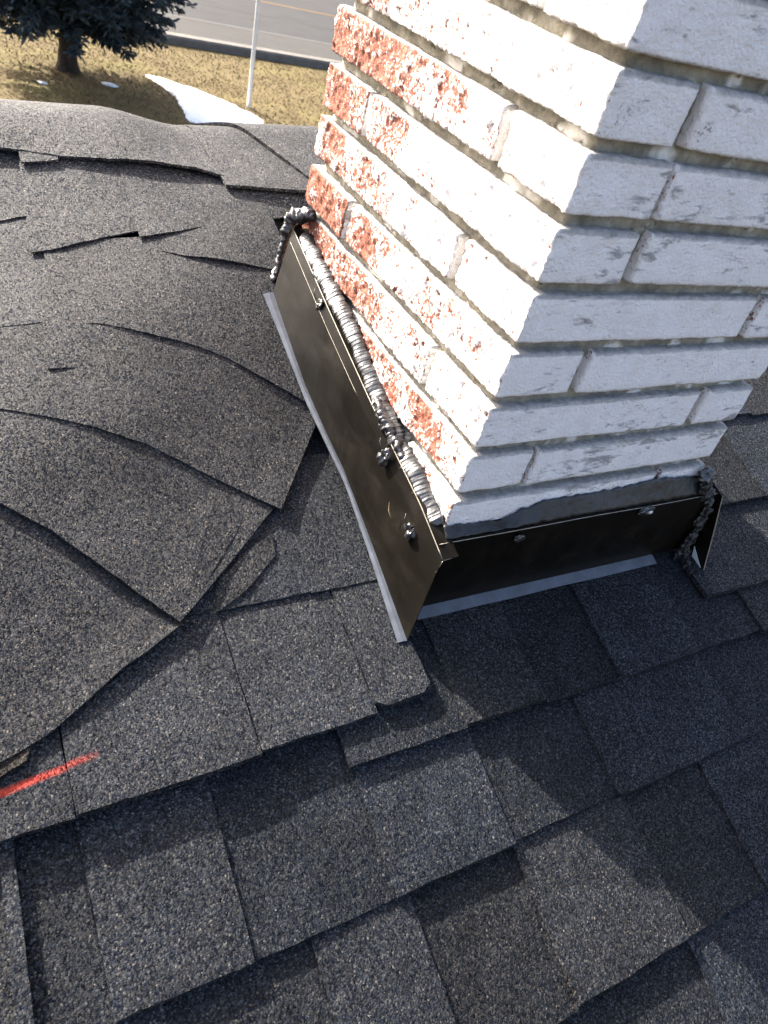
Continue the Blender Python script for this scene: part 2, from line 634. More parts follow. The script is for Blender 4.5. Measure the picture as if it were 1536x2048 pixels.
# newer left part of that course, lying over it
for (xa, xb, ra, tn, mt, yl) in ((-900, -700, 1, 1, M_SH, -150), (-700, -463, 0, 1.05, M_SHM, -152), (-463, -272, 1, 1.12, M_SHM, -147), (-272, -124, 0, 1.2, M_SH, -138), (-124, -45, 1, 1.15, M_SH, -131)):
    drape([(xa + .7, yl - 2), (xb - .7, yl + 2)], [(xa + .7, 60), (xb - .7, 60)], T=8 if ra else 5.5, b0=19, b1=0, tone=tn, mat=mt, round_corner=8 if xb == -45 else 0)
# shingle lying beside the right end of the apron
drape([(481, -112), (640, -114)], [(482, 60), (640, 60)], T=8, b0=20, b1=0, tone=1.0)
drape([(641, -113), (860, -114)], [(641, 60), (860, 60)], T=5, b0=20, b1=0, tone=.9)
drape([(861, -113), (1100, -114)], [(861, 60), (1100, 60)], T=8, b0=20, b1=0, tone=1)
# next courses up
course(27, 225, [(-335, False, 1.1), (-150, False, 1.15), (40, False, 1)], ext=False, b0=8)
course(33, 225, [(440, True, 1.0), (600, False, .95), (769, True, 1.05), (960, False, 1), (1140, True, 1)], xl=440, b0=12)
course(205, 395, [(440, False, 1.0), (640, True, .95), (880, False, 1.05), (1010, True, 1)], xl=440)
course(372, 560, [(440, True, 1.0), (610, False, .95), (800, True, 1.05), (960, False, 1)], xl=440)
course(538, 730, [(440, False, 1.0), (580, True, .95), (760, False, 1.05), (980, True, 1)], xl=440)
course(700, 850, [(100, True, 1.0), (300, False, .95), (520, True, 1.05), (700, False, 1)], xl=100)

# the thicker layer to the left of the chimney, cut along the valley
e1 = [(-1500, 500), (-900, 372), (-522, 211), (-482, 178), (-436, 144), (-414, 119), (-369, 72), (-321, 15)]
e2 = [(-1500, 560), (-900, 420), (-510, 314), (-464, 301), (-437, 292), (-366, 266), (-302, 239), (-247, 203), (-207, 178), (-156, 138)]
e3 = [(-375, 427), (-331, 428), (-295, 416), (-259, 402), (-202, 384), (-162, 365), (-110, 328), (-65, 298), (-33, 280)]
e4 = [(-224, 571), (-209, 566), (-174, 549), (-113, 537), (-44, 527), (-8, 524)]
W = (1.06, 1.0, .93)  # warm tint; raised tones on these shingles paint in grazing sun glare
X = 11.5
drape([(-1500, -760), (-900, -320), (-547, -94), (-520, -83), (-478, -71), (-441, -51), (-389, -19), (-359, -6), (-316, 16)],
      [(-1500, 530), (-900, 400), (-522, 245), (-481, 210), (-435, 175), (-413, 150), (-368, 100), (-335, 65), (-300, 45)], T=3, b0=8, b1=0, extra=X - .4, nu=110, nv=14, tone=1.2, tint=W, lift=[0, 0, 9, 9, 10, 9, 6, 2, 0], lpow=5)
drape(e1, [(-1500, 600), (-900, 450), (-495, 345), (-450, 330), (-420, 315), (-350, 295), (-290, 265), (-238, 230), (-198, 205), (-140, 165)], T=2.0, b0=3.0, b1=.4, extra=X, nu=100, nv=12, tone=1.35, tint=W, jag=.9, lift=[0, 0, 0, 0, 0, 2, 5, 9])
drape(e2, [(-1500, 690), (-900, 560), (-500, 455), (-440, 455), (-375, 455), (-331, 457), (-258, 435), (-190, 415), (-107, 362), (-25, 310)], T=2.0, b0=3.0, b1=.4, extra=X, nu=100, nv=12, tone=1.35, tint=W, jag=.9,
      lift=[-4, -4, -4, -3, 2, 0, 0, 0, 1, 3])
drape(e3, [(-370, 600), (-225, 600), (-111, 575), (-20, 565)], T=2.0, b0=3.0, b1=.4, extra=X + 1.5, nv=12, tone=1.35, tint=W, jag=.8, lift=[-4, -1, -1, -1, -1, -1, 0, 0, 0])
drape(e4, [(-228, 645), (-111, 665), (-8, 690)], T=2.0, b0=3.0, b1=.4, extra=X + 1.5, nv=10, tone=1.35, tint=W, jag=.8, lift=[-2, 0, 3, 2, 0, 0])
drape([(-1500, 620), (-900, 520), (-498, 428), (-446, 432), (-399, 436), (-380, 438)], [(-1500, 800), (-900, 720), (-475, 655), (-418, 668), (-362, 680)], T=2.0, b0=2.6, b1=.0, extra=X - 1.6, tone=1.85, tint=W)
drape([(-1500, 790), (-900, 700), (-475, 633), (-417, 645), (-374, 656)], [(-1500, 900), (-900, 850), (-456, 815), (-396, 815), (-360, 815)], T=2.0, b0=2.6, b1=.0, extra=X - 1.6, tone=1.88, tint=W)
drape([(-402, 355), (-370, 356), (-319, 360)], [(-383, 560), (-296, 580), (-205, 585)], T=2, b0=5, b1=-1, extra=X + .2, tone=1.6, tint=W, lift=[-1.8, -4, -7])
drape([(-388, 572), (-356, 577), (-320, 589), (-283, 601), (-230, 615)], [(-370, 815), (-215, 815)], T=2.0, b0=2.6, b1=.5, extra=X + 2.5, tone=1.9, tint=W, lift=[-.5, 0, -.5, -1.5, -3])
drape([(-234, 593), (-183, 602), (-110, 625), (9, 650), (120, 660)], [(-228, 815), (-51, 800), (120, 790)], T=2.0, b0=2.6, b1=.5, extra=X + 4, tone=1.85, tint=W, lift=[0, -1, -9, -10, -10])
drape([(-372, 757), (-318, 765)], [(-372, 810), (-318, 810)], T=2.5, b0=7, b1=5, extra=X + 2, tone=1.9, tint=W, jag=.7)

# cut ends showing under the valley edge
drape([(-286, 20), (-236, 42), (-181, 83)], [(-262, 62), (-215, 95), (-176, 112)], T=4, b0=9, b1=9, extra=0, tone=1.1, tint=(1.05, 1, .92))
drape([(-429, -56), (-385, -46), (-339, -38)], [(-405, 0), (-360, 10), (-335, 12)], T=3, b0=6, b1=4, extra=4, tone=1.0, tint=(1.2, 1.0, .75))
drape([(-540, -103), (-497, -88)], [(-530, -60), (-480, -50)], T=4, b0=17, b1=12, extra=4, tone=.9, tint=(1.25, 1.0, .7))

# ridge caps
def cap(lo, up, **kw):
    drape(lo, up, nv=22, nu=kw.pop('nu', 40), **kw)


WC = (1.06, 1.0, .92)  # cap tones raised too, with the sun glare put into the colour
cap([(87, 735), (150, 715), (420, 735)], [(-40, 1060), (60, 1060), (420, 1060)], T=5, b0=13, b1=13, extra=X + 3, tone=1.6, tint=WC)
cap([(-66, 713), (0, 702), (150, 690)], [(-75, 1060), (0, 1060), (150, 1060)], T=5, b0=8, b1=8, extra=X + 1, tone=1.65, tint=WC, lift=[2, 4, 2])
cap([(-470, 796), (-396, 788), (-373, 785), (-309, 772), (-239, 762), (-181, 759), (-104, 757), (-59, 742)], [(-470, 1060), (-300, 1060), (-60, 1060)], T=4, b0=2.5, b1=4, extra=X + 5, tone=1.88, tint=WC,
    lift=[0, 0, 0, 1, 4, 8, 9, 3], nu=60, lpow=4)
for i in range(7):
    x = -470 - 150 * (i + 1)
    cap([(x, 775), (x + 190, 772)], [(x, 1060), (x + 190, 1060)], T=5, b0=8, b1=8, extra=X + 3 + (i % 2) * 6, tone=1.9, tint=WC, nu=14)
for i in range(8):
    x = 400 + 150 * i
    cap([(x, 735), (x + 190, 735)], [(x, 1060), (x + 190, 1060)], T=6, b0=14, b1=14, extra=X + 4 + (i % 2) * 6, tone=1.65, tint=WC, nu=14)

# ------------------------------------------------------------------ chimney
CW, CD, CH = 461, 545, 68
chim = empty('chimney', (CW / 2 * S, CD / 2 * S, -700 * S), 'whitewashed rough red brick chimney standing on the shingle roof', 'chimney')


def brick(x0, x1, y0, y1, k, seed, fine=True):
    z1 = k * CH
    z0 = z1 - 55
    lf = fine and x0 < 1
    cell = 4.2 if fine else 26.0
    nx = max(2, int((x1 - x0) / (cell * 1.25)))
    ny = max(2, int((y1 - y0) / (2.7 if lf else cell)))
    nz = max(2, int((z1 - z0) / (2.9 if lf else cell)))
    vid, vs, fs = {}, [], []

    def vtx(i, j, l):
        key = (i, j, l)
        if key not in vid:
            vid[key] = len(vs)
            vs.append((lerp(x0, x1, i / nx), lerp(y0, y1, j / ny), lerp(z0, z1, l / nz)))
        return vid[key]
    for i in range(nx):
        for j in range(ny):
            fs.append((vtx(i, j, 0), vtx(i, j + 1, 0), vtx(i + 1, j + 1, 0), vtx(i + 1, j, 0)))
            fs.append((vtx(i, j, nz), vtx(i + 1, j, nz), vtx(i + 1, j + 1, nz), vtx(i, j + 1, nz)))
    for i in range(nx):
        for l in range(nz):
            fs.append((vtx(i, 0, l), vtx(i + 1, 0, l), vtx(i + 1, 0, l + 1), vtx(i, 0, l + 1)))
            fs.append((vtx(i, ny, l), vtx(i, ny, l + 1), vtx(i + 1, ny, l + 1), vtx(i + 1, ny, l)))
    for j in range(ny):
        for l in range(nz):
            fs.append((vtx(0, j, l), vtx(0, j, l + 1), vtx(0, j + 1, l + 1), vtx(0, j + 1, l)))
            fs.append((vtx(nx, j, l), vtx(nx, j + 1, l), vtx(nx, j + 1, l + 1), vtx(nx, j, l + 1)))
    out, raw, front, edge_grey = [], [], [], []
    r = 2.6
    so = Vector((seed * 17.3, seed * 7.1, seed * 3.9))
    rr = random.Random(seed)
    tilt = rr.uniform(-.012, .012)
    offx, offy = rr.uniform(-2.5, 2.5), rr.uniform(-1.5, 1.5)
    redbias = rr.uniform(-.08, .08)
    for (x, y, z) in vs:
        q = Vector((min(max(x, x0 + r), x1 - r), min(max(y, y0 + r), y1 - r), min(max(z, z0 + r), z1 - r)))
        d = Vector((x, y, z)) - q
        n = d.normalized()
        p = q + n * r
        left = max(0.0, -n.x)
        fr = max(0.0, -n.y)
        P = Vector((x, y, z))
        a = noise.fractal((P + so) / 30.0, 1.0, 2.1, 3)
        big = noise.noise((P + so) / 75.0)
        if fine:
            bfine = .8 * noise.noise((P + so) / 8.0) + noise.noise(Vector(((P.x - so.x) / 4.6, (P.y - so.y) / 4.6, (P.z + so.z) / 6.5))) + (.7 * noise.noise((P - so) / 2.9) if lf else 0)
        else:
            bfine = 0
        rock = 2.0 * a + 2.0 * bfine + 2.2 * big
        face = 1.1 * a + .5 * bfine + 1.2 * big
        amp = lerp(face, rock, left ** 1.5)
        p = p + n * amp
        cx, cz = (x0 + x1) / 2, (z0 + z1) / 2
        p.z += (x - cx) * tilt * .6 + (y - (y0 + y1) / 2) * tilt
        p.x += offx if x < x1 - 20 else 0
        p.y += offy
        out.append(p)
        back = sst(40, 520, y)
        low = sst(8.0, 0.0, k)
        raw.append((lerp(.19, .42, back) + .10 * low + redbias - .05 * rock) * (1.0 if left > .4 else .0) + (0 if left > .4 else (-.25 if fr > .3 else -.06 + .22 * back)))
        front.append(1.0 if fr > .3 else 0.0)
        edge_grey.append(max(sst(z1 - 9, z1 - 1, z) * (1 if fr > .15 or n.z > .5 else .25) * (.45 if left > .5 else 1.0), .8 * sst(z0 + 5, z0, z)))
    mesh('brick', out, fs, M_BR, chim, smooth=True, attrs={'raw': raw, 'front': front, 'edge_grey': edge_grey})


rows = {8: ('b', 130, 360), 7: ('a', 408, 105), 6: ('c', 127, 114), 5: ('a', 408, 119), 4: ('b', 140, 364), 3: ('a', 405, 112), 2: ('b', 130, 360), 1: ('a', 402, 102), 0: ('b', 132, 362)}
sd = 1
TOPK = 13
for k in range(-2, TOPK + 1):
    typ, ly, rx = rows.get(k, ('a', 405, 110) if k % 2 else ('b', 132, 362))
    fine = -2 <= k <= 9
    g = 6.5
    if typ == 'a':
        lst = [(0, rx - g - (3 if k == 5 else 0), 0, ly - g, fine), (0, 350, ly + g, CD, fine), (rx + g, CW, 0, 105, fine), (CW - 105, CW, 115, CD, False)]
        if rx < 110:
            pass
        lst.append((360, CW - 115, CD - 105, CD, False)) if False else None
    elif typ == 'b':
        lst = [(0, rx - g, 0, ly - g, fine), (rx + g, CW, 0, 400, fine), (0, 105, ly + g, CD, fine), (115, CW, 410, CD, False)]
    else:
        lst = [(0, rx - 2, 0, ly - g, fine), (0, 105, ly + g, CD, fine), (rx + 2, CW, 0, 105, fine), (CW - 105, CW, 115, 400, False), (115, CW, 410, CD, False)]
    for q in [l for l in lst if l]:
        brick(q[0], q[1], q[2], q[3], k, sd, q[4])
        sd += 1

# raked mortar between the bricks: one closed core set back from the faces
x0, x1, y0, y1, z0, z1 = 15, CW - 13, 13, CD - 13, -700, TOPK * CH - 8
vid, vs, fs = {}, [], []
nx, ny, nz = 44, 54, 150


def mv(i, j, l):
    key = (i, j, l)
    if key not in vid:
        vid[key] = len(vs)
        x, y, z = lerp(x0, x1, i / nx), lerp(y0, y1, j / ny), lerp(z0, z1, l / nz)
        a = noise.fractal(Vector((x, y, z)) / 22.0, 1.0, 2.0, 3) * 3.0
        n = Vector(((-1 if i == 0 else 1 if i == nx else 0), (-1 if j == 0 else 1 if j == ny else 0), 0))
        vs.append(Vector((x, y, z)) + n * a)
    return vid[key]


for l in range(nz):
    for i in range(nx):
        fs.append((mv(i, 0, l), mv(i + 1, 0, l), mv(i + 1, 0, l + 1), mv(i, 0, l + 1)))
        fs.append((mv(i, ny, l), mv(i, ny, l + 1), mv(i + 1, ny, l + 1), mv(i + 1, ny, l)))
    for j in range(ny):
        fs.append((mv(0, j, l), mv(0, j, l + 1), mv(0, j + 1, l + 1), mv(0, j + 1, l)))
        fs.append((mv(nx, j, l), mv(nx, j + 1, l), mv(nx, j + 1, l + 1), mv(nx, j, l + 1)))
fs.append([mv(i, 0, nz) for i in range(nx + 1)] + [mv(nx, j, nz) for j in range(1, ny + 1)] + [mv(i, ny, nz) for i in range(nx - 1, -1, -1)] + [mv(0, j, nz) for j in range(ny - 1, 0, -1)])
mesh('mortar', vs, fs, M_MO, chim, smooth=True)
vs, fs = [], []
add_box(vs, fs, -30, CW + 30, -30, CD + 30, TOPK * CH + 2, TOPK * CH + 50)
add_box(vs, fs, 90, CW - 90, 110, CD - 110, TOPK * CH + 51, TOPK * CH + 150)
mesh('crown', vs, fs, M_CROWN, chim)


# ------------------------------------------------------------------ flashing
def sheet(name, rows_, mat, parent, th=1.3, smooth=False, up=True):
    """rows_: list of polylines with the same number of points -> a thin metal sheet with real thickness"""
    n = len(rows_[0])
    vs = [p for r_ in rows_ for p in r_]
    fs = [(j * n + i, j * n + i + 1, (j + 1) * n + i + 1, (j + 1) * n + i) for j in range(len(rows_) - 1) for i in range(n - 1)]
    o = mesh(name, vs, fs, mat, parent, smooth=smooth)
    md = o.modifiers.new('thickness', 'SOLIDIFY')
    md.thickness = th * S
    md.offset = 0
    return o


def tube(name, path, rad, mat, parent, seg=10, step=2.5, ripple=0.0, period=9.0, lump=.25, lscale=9.0, flat=1.0, seed=0, roll=0.0):
    """bead of sealant along a path, rad is a number or list per path point"""
    pts = [tuple(p) for p in path]
    rads = rad if isinstance(rad, list) else [rad] * len(pts)
    L = [0.0]
    for a, b_ in zip(pts, pts[1:]):
        L.append(L[-1] + math.dist(a, b_))
    n = max(6, int(L[-1] / step))
    cs, rs = [], []
    for i in range(n + 1):
        s = L[-1] * i / n
        c = Vector([interp(L, [p[q] for p in pts], s) for q in range(3)])
        cs.append(c)
        e = min(1.0, (s + 1) / 8.0, (L[-1] - s + 1) / 8.0)
        sj = s + 7.0 * noise.noise(Vector((s / 17.0, seed, 1.5)))
        saw = (sj / period) % 1.0
        per2 = (sj / (period * .41)) % 1.0
        rs.append(interp(L, rads, s) * math.sqrt(max(.05, e)) * (1 + ripple * (saw - .5) + ripple * .4 * (per2 - .5)))
    vs, fs = [], []
    for i, c in enumerate(cs):
        t = (cs[min(n, i + 1)] - cs[max(0, i - 1)]).normalized()
        u = t.cross(Vector((0, 0, 1)))
        if u.length < .1:
            u = t.cross(Vector((1, 0, 0)))
        u.normalize()
        v = u.cross(t)
        u, v = u * math.cos(roll) - v * math.sin(roll), u * math.sin(roll) + v * math.cos(roll)
        for k in range(seg):
            a = 2 * math.pi * k / seg
            dirv = u * math.cos(a) + v * math.sin(a) * flat
            q = c + dirv * rs[i]
            f = 1 + lump * noise.fractal((q + Vector((seed * 31, 0, seed * 13))) / lscale, 1, 2, 3)
            vs.append(c + dirv * rs[i] * f)
    for i in range(n):
        for k in range(seg):
            a = i * seg + k
            b_ = i * seg + (k + 1) % seg
            fs.append((a, b_, b_ + seg, a + seg))
    fs.append(list(range(seg))[::-1])
    fs.append([n * seg + k for k in range(seg)])
    return mesh(name, vs, fs, mat, parent, smooth=True)


def blob(name, c, r, mat, parent, seed=0, sq=(1, 1, 1), lump=.55):
    bm = bmesh.new()
    bmesh.ops.create_icosphere(bm, subdivisions=4, radius=1.0)
    vs = []
    for v in bm.verts:
        f = 1 + lump * noise.fractal(v.co * 1.15 + Vector((seed * 9, seed * 5, 0)), 1, 2, 4)
        vs.append((c[0] + v.co.x * r * sq[0] * f, c[1] + v.co.y * r * sq[1] * f, c[2] + v.co.z * r * sq[2] * f))
    fs = [[v.index for v in f.verts] for f in bm.faces]
    bm.free()
    return mesh(name, vs, fs, mat, parent, smooth=True)


# long side flashing on the sunny side
fl = empty('side_flashing', (-45 * S, 230 * S, -95 * S), 'long black metal side flashing along the sunlit brick face', 'flashing')
NF = 40
topl = resample([(-20, 528, 110), (-20, 362, 59), (-20, 200, 12), (-20, 100, -13), (-20, 35, -29), (-20, -38, -56)], NF)
botl = resample([(-59, 480, 29), (-60, 391, -6), (-59, 316, -37), (-54, 246, -63), (-48, 180, -86), (-49, 115, -107), (-49, 55, -128), (-51, -10, -149), (-52, -64, -168)], NF)
outl = resample([(-76, 478, 27), (-71, 391, -8), (-67, 292, -47), (-55, 160, -92), (-58, 55, -129), (-65, -63, -169)], NF)
wob = lambda i, s: 1.4 * noise.noise(Vector((i * .35, s, 0)))
ledge = [(1.0, p[1] - 2, p[2] + 3) for p in topl]
crease = [tuple(lerp(a, b_, .16) + (0 if q else -1.2) for q, (a, b_) in enumerate(zip(t_, u_))) for t_, u_ in zip(topl, botl)]
mid = [tuple(lerp(a, b_, .55) + (wob(i, 5) if q == 0 else 0) for q, (a, b_) in enumerate(zip(t_, u_))) for i, (t_, u_) in enumerate(zip(topl, botl))]
sheet('panel', [ledge, topl], M_FL, fl)
sheet('panel', [topl, crease, mid, botl], M_FL, fl)
sheet('flange', [botl, [((a[0] + b_[0]) / 2, (a[1] + b_[1]) / 2, (a[2] + b_[2]) / 2 + .8) for a, b_ in zip(botl, outl)], outl], M_FLANGE, fl, th=1.6)
tube('fold_line', [(p[0] - .4, p[1], p[2] + .3) for p in topl], .75, M_EDGE, fl, seg=6, step=12, lump=.15)
tube('fold_line', [(p[0] - .5, p[1], p[2]) for p in crease[:22]], .42, M_EDGE, fl, seg=6, step=12, lump=.3)
# clipped tab at the lower end
tube('fold_line', [(-20, -39, -56.5), (-10, -38.5, -55), (2, -38, -53)], .7, M_EDGE, fl, seg=6, step=4)
tube('fold_line', [(-20.5, -39, -57), (-24, -40, -68), (-27, -41, -73)], .6, M_EDGE, fl, seg=6, step=4)
bead = [(-9, 516, 108), (-9, 412, 82), (-9, 333, 66), (-9, 279, 49), (-9, 213, 20), (-10, 170, 7), (-10, 130, -8), (-9, 78, -13), (-9, 44, -27), (-8, 2, -36)]
tube('sealant_bead', bead, [11, 13, 12, 10, 12, 13, 14, 12, 13, 11], M_TAR, fl, seg=18, step=.9, ripple=.10, period=7.0, lump=.30, lscale=20, flat=.42, roll=.55)
tube('sealant_bead', [(-16, 200, 20), (-15, 168, 8), (-14, 140, -2), (-12, 100, -12)], [4, 8, 9, 5], M_TAR, fl, seg=12, step=1.5, ripple=.2, period=7, lump=.7, lscale=8, seed=3)
tube('sealant_bead', [(1, 505, 142), (-10, 528, 132), (-20, 536, 124), (-25, 540, 112), (-27, 538, 92), (-34, 530, 66), (-44, 515, 44), (-52, 505, 34)], [9, 11, 10, 8, 6.5, 6, 6, 5], M_TAR, fl, seg=14, step=1.3, ripple=.0, lump=.75, lscale=11, seed=6)
for i, (c, r) in enumerate((((-26, 387, 55), 11), ((-31, 121, -18), 12), ((-32, 23, -64), 12))):
    n_ = blob('sealant_dab', c, r * .72, M_TAR, fl, seed=i + 2, sq=(.62, .9, 1.25), lump=.8)
    tube('sealant_string', [(c[0] - 4, c[1] + 5, c[2] + 8), (c[0] - 8, c[1] + 9, c[2] + 17), (c[0] - 5, c[1] + 13, c[2] + 22)], [1.6, .9, .5], M_TAR, fl, seg=6, step=2, seed=i)
# dry blade stuck on the panel
tube('grass_straw', [(-42, 55, -66), (-43, 63, -60), (-42, 69, -50)], [.7, 1.0, .5], M_STRAW, fl, seg=5, step=2)

# apron below the shaded face
ap = empty('apron_flashing', (240 * S, -28 * S, -166 * S), 'black metal apron flashing below the shaded white brick face', 'flashing')
xa = [lerp(-18, 507, i / 30) for i in range(31)]
zt = lambda x: -47 + 2.0 * noise.noise(Vector((x / 150.0, 2, 0)))
A0 = [(x, 2, zt(x) + 6) for x in xa]
A1 = [(x, -20, zt(x)) for x in xa]
A2 = [(x, -22 + wob(x / 60, 9), -100) for x in xa]
A3 = [(x, -22, -161) for x in xa]
sheet('panel', [A0, A1], M_FL, ap)
sheet('panel', [A1, A2, A3], M_FL, ap)
xf = [lerp(-22, 428, i / 20) for i in range(21)]
sheet('flange', [[(x, -22, -161.5) for x in xf], [(x, -38 + 1.5 * noise.noise(Vector((x / 90, 5, 5))), -167) for x in xf]], M_FLANGE, ap, th=1.6)
tube('fold_line', [(x, -20.5, zt(x) + .3) for x in xa], .6, M_EDGE, ap, seg=6, step=14, lump=.2)
# smeared sealant between apron and brick
ct = [(-6, -34), (43, -37), (85, -41), (112, -27), (133, -23), (146, -17), (197, -17), (268, -17), (356, -10), (457, -18), (480, -30)]
nS = 150
rowsS = []
for j in range(9):
    v = j / 8
    row = []
    for i in range(nS + 1):
        x = lerp(-6, 480, i / nS)
        top_ = interp([c[0] for c in ct], [c[1] for c in ct], x) + 3 * noise.noise(Vector((x / 12, 1, 7)))
        bz = zt(x) + 3.0 + 1.5 * noise.noise(Vector((x / 10, 4, 4)))
        z = lerp(top_, bz, v)
        bulge = math.sin(math.pi * (.12 + .8 * v)) * 3.5
        y = lerp(-2.0, -16.0 + 1.5 * noise.noise(Vector((x / 14, 9, 1))), v ** 1.6) - bulge
        y += 1.3 * noise.fractal(Vector((x / 16, v * 3, 2)), 1, 2, 3) + .8 * math.sin(math.pi * v) * noise.noise(Vector((x / 4.0, v * 1.2, 8)))
        z += .8 * noise.noise(Vector((x / 6.0, v * 4, 3)))
        row.append((x, y, z))
    rowsS.append(row)
sheet('sealant_smear', rowsS, M_SMEAR, ap, th=2, smooth=True)
blob('sealant_dab', (108, -25, -58), 6, M_TAR, ap, seed=11, sq=(1.2, .5, .9), lump=.7)
blob('sealant_dab', (345, -24, -53), 9, M_TAR, ap, seed=12, sq=(1.6, .45, .8), lump=.6)
blob('nail_head', (349, -28, -52), 3.2, M_PALE, ap, seed=13, sq=(1.3, .6, .9), lump=.2)

# right-hand side flashing, only its front end shows past the apron
fr = empty('side_flashing', (507 * S, 230 * S, -95 * S), 'dark metal side flashing end sticking out past the right end of the apron', 'flashing')
NR = 24
tr = resample([(506, -27, -47), (500, 60, -20), (484, 200, 14), (482, 362, 62), (482, 548, 118)], NR)
br_ = resample([(509, -72, -178), (512, 60, -128), (514, 200, -80), (516, 362, -26), (516, 548, 36)], NR)
or_ = resample([(512, -70, -176), (528, 60, -129), (530, 200, -82), (532, 362, -28), (532, 548, 34)], NR)
sheet('panel', [tr, br_], M_FL, fr)
sheet('flange', [br_, or_], M_FLANGE, fr)
sheet('panel', [tr[6:], [(459, p[1], p[2] + 3) for p in tr[6:]]], M_FL, fr)
tube('fold_line', [(506.5, -27.5, -47), (508.5, -50, -112), (509.5, -72, -178)], .8, M_EDGE, fr, seg=6, step=8, lump=.15)
mesh('inner_hem', [(504.5, -36, -147), (504.5, -47, -177), (505, -68, -178), (505, -71, -173), (506, -36, -147), (506, -47, -177), (506.5, -68, -178), (506.5, -71, -173)],
     [(0, 1, 2, 3), (7, 6, 5, 4), (0, 4, 5, 1), (1, 5, 6, 2), (2, 6, 7, 3), (3, 7, 4, 0)], M_PALE, fr)  # pale colour stands in for daylight reflected inside the flashing end
for i, (x, y, z, q) in enumerate(((463, -18, -30, 10), (474, -22, -44, 9), (486, -25, -60, 7), (492, -27, -78, 8), (489, -28, -96, 9), (494, -29, -114, 7), (490, -31, -131, 10), (484, -33, -146, 9), (491, -38, -158, 8), (478, -34, -160, 7), (487, -52, -171, 7), (486, -66, -176, 5))):
    blob('sealant_dab', (x, y, z), q, M_SMEAR, fr, seed=30 + i, sq=(1.0, .6, 1.35), lump=.85)
blob('sealant_dab', (455, -12, -10), 11, M_TAR, fr, seed=21, sq=(1.1, .9, .9), lump=.6)

# flashing behind the chimney
bk = empty('back_flashing', (230 * S, 575 * S, 40 * S), 'dark metal back flashing edge behind the chimney corner by the ridge', 'flashing')
xb = [lerp(-9, 500, i / 16) for i in range(17)]
sheet('panel', [[(x, 548, 132) for x in xb], [(x, 566, 128) for x in xb], [(x, 567, 90) for x in xb], [(x, 568, zs(x, 568) + 4) for x in xb]], M_FL, bk)

# ------------------------------------------------------------------ yard
# spruce
TX, TY = 3.04, 20.2
spr = empty('spruce_tree', (TX, TY, ZG), 'dark blue-green spruce tree on the dry lawn', 'tree')
vs, fs = [], []
seg = 14
hs_ = [0, .08, .2, .5, 1.0, 2, 4, 6, 8.2]
for h_ in hs_:
    r_ = .19 * (1 - h_ / 9.0) + .10 * math.exp(-h_ / .16)
    for k in range(seg):
        a = 2 * math.pi * k / seg
        rk = r_ * (1 + .12 * noise.noise(Vector((math.cos(a) * 2, math.sin(a) * 2, h_))))
        vs.append((TX + math.cos(a) * rk + .02 * math.sin(h_), TY + math.sin(a) * rk, ZG + h_))
for i in range(len(hs_) - 1):
    for k in range(seg):
        a, b_ = i * seg + k, i * seg + (k + 1) % seg
        fs.append((a, b_, b_ + seg, a + seg))
mesh('trunk', vs, fs, M_BARK, spr, smooth=True, scale=1)
vs, fs, lv, lf = [], [], [], []
rr = random.Random(3)
hh = 1.0
while hh < 8.8:
    R_ = 2.7 * (1 - max(0, hh - 1.6) / 7.6) ** .85 * (1 if hh > 1.7 else .85)
    nb_ = 16 if hh < 4 else 11
    ph = rr.uniform(0, 6)
    for q in range(nb_):
        a = ph + 2 * math.pi * q / nb_ + rr.uniform(-.25, .25)
        Lb = R_ * rr.uniform(.78, 1.08)
        h0 = hh + rr.uniform(-.12, .12)
        droop = rr.uniform(.10, .20) * (1 if hh < 3 else .5)
        ca, sa = math.cos(a), math.sin(a)
        def bp(t):
            return Vector((TX + ca * Lb * t, TY + sa * Lb * t, ZG + h0 + .12 * Lb * t - droop * Lb * t * t))
        i0 = len(lv)
        for t in (0, .35, .7, 1.0):
            c = bp(t)
            w_ = .03 * (1 - t) + .006
            lv += [c + Vector((-sa * w_, ca * w_, 0)), c + Vector((0, 0, w_)), c + Vector((sa * w_, -ca * w_, -w_ * .5))]
        for t in range(3):
            for k in range(3):
                a0, a1 = i0 + t * 3 + k, i0 + t * 3 + (k + 1) % 3
                lf.append((a0, a1, a1 + 3, a0 + 3))
        nt_ = int((70 if hh < 3.4 else 22) * Lb / 2.5) + 4
        for _ in range(nt_):
            t = rr.uniform(.12, 1.0) ** .75
            c = bp(t)
            side = rr.choice((-1, 1))
            spread = rr.uniform(.2, 1.0)
            tl = rr.uniform(.16, .42) * (1.15 - .6 * t)
            d = Vector((ca * (1 - spread * .6) - sa * side * spread, sa * (1 - spread * .6) + ca * side * spread, rr.uniform(-.75, .15))).normalized()
            for s in range(3):
                o_ = c + d * tl * s / 3
                dd = (d + Vector((rr.uniform(-.5, .5), rr.uniform(-.5, .5), rr.uniform(-.4, .5)))).normalized()
                e_ = o_ + dd * tl * .75
                u = dd.cross(Vector((rr.uniform(-1, 1), rr.uniform(-1, 1), rr.uniform(-1, 1)))).normalized() * rr.uniform(.018, .04)
                i1 = len(vs)
                vs += [o_ - u * .5, o_ + u * .5, o_.lerp(e_, .55) + u, e_, o_.lerp(e_, .55) - u]
                fs.append((i1, i1 + 1, i1 + 2, i1 + 3, i1 + 4))
    hh += .20 if hh < 3.4 else .36
mesh('crown', vs, fs, M_NEEDLE, spr, scale=1)
mesh('limbs', lv, lf, M_BARK, spr, scale=1)

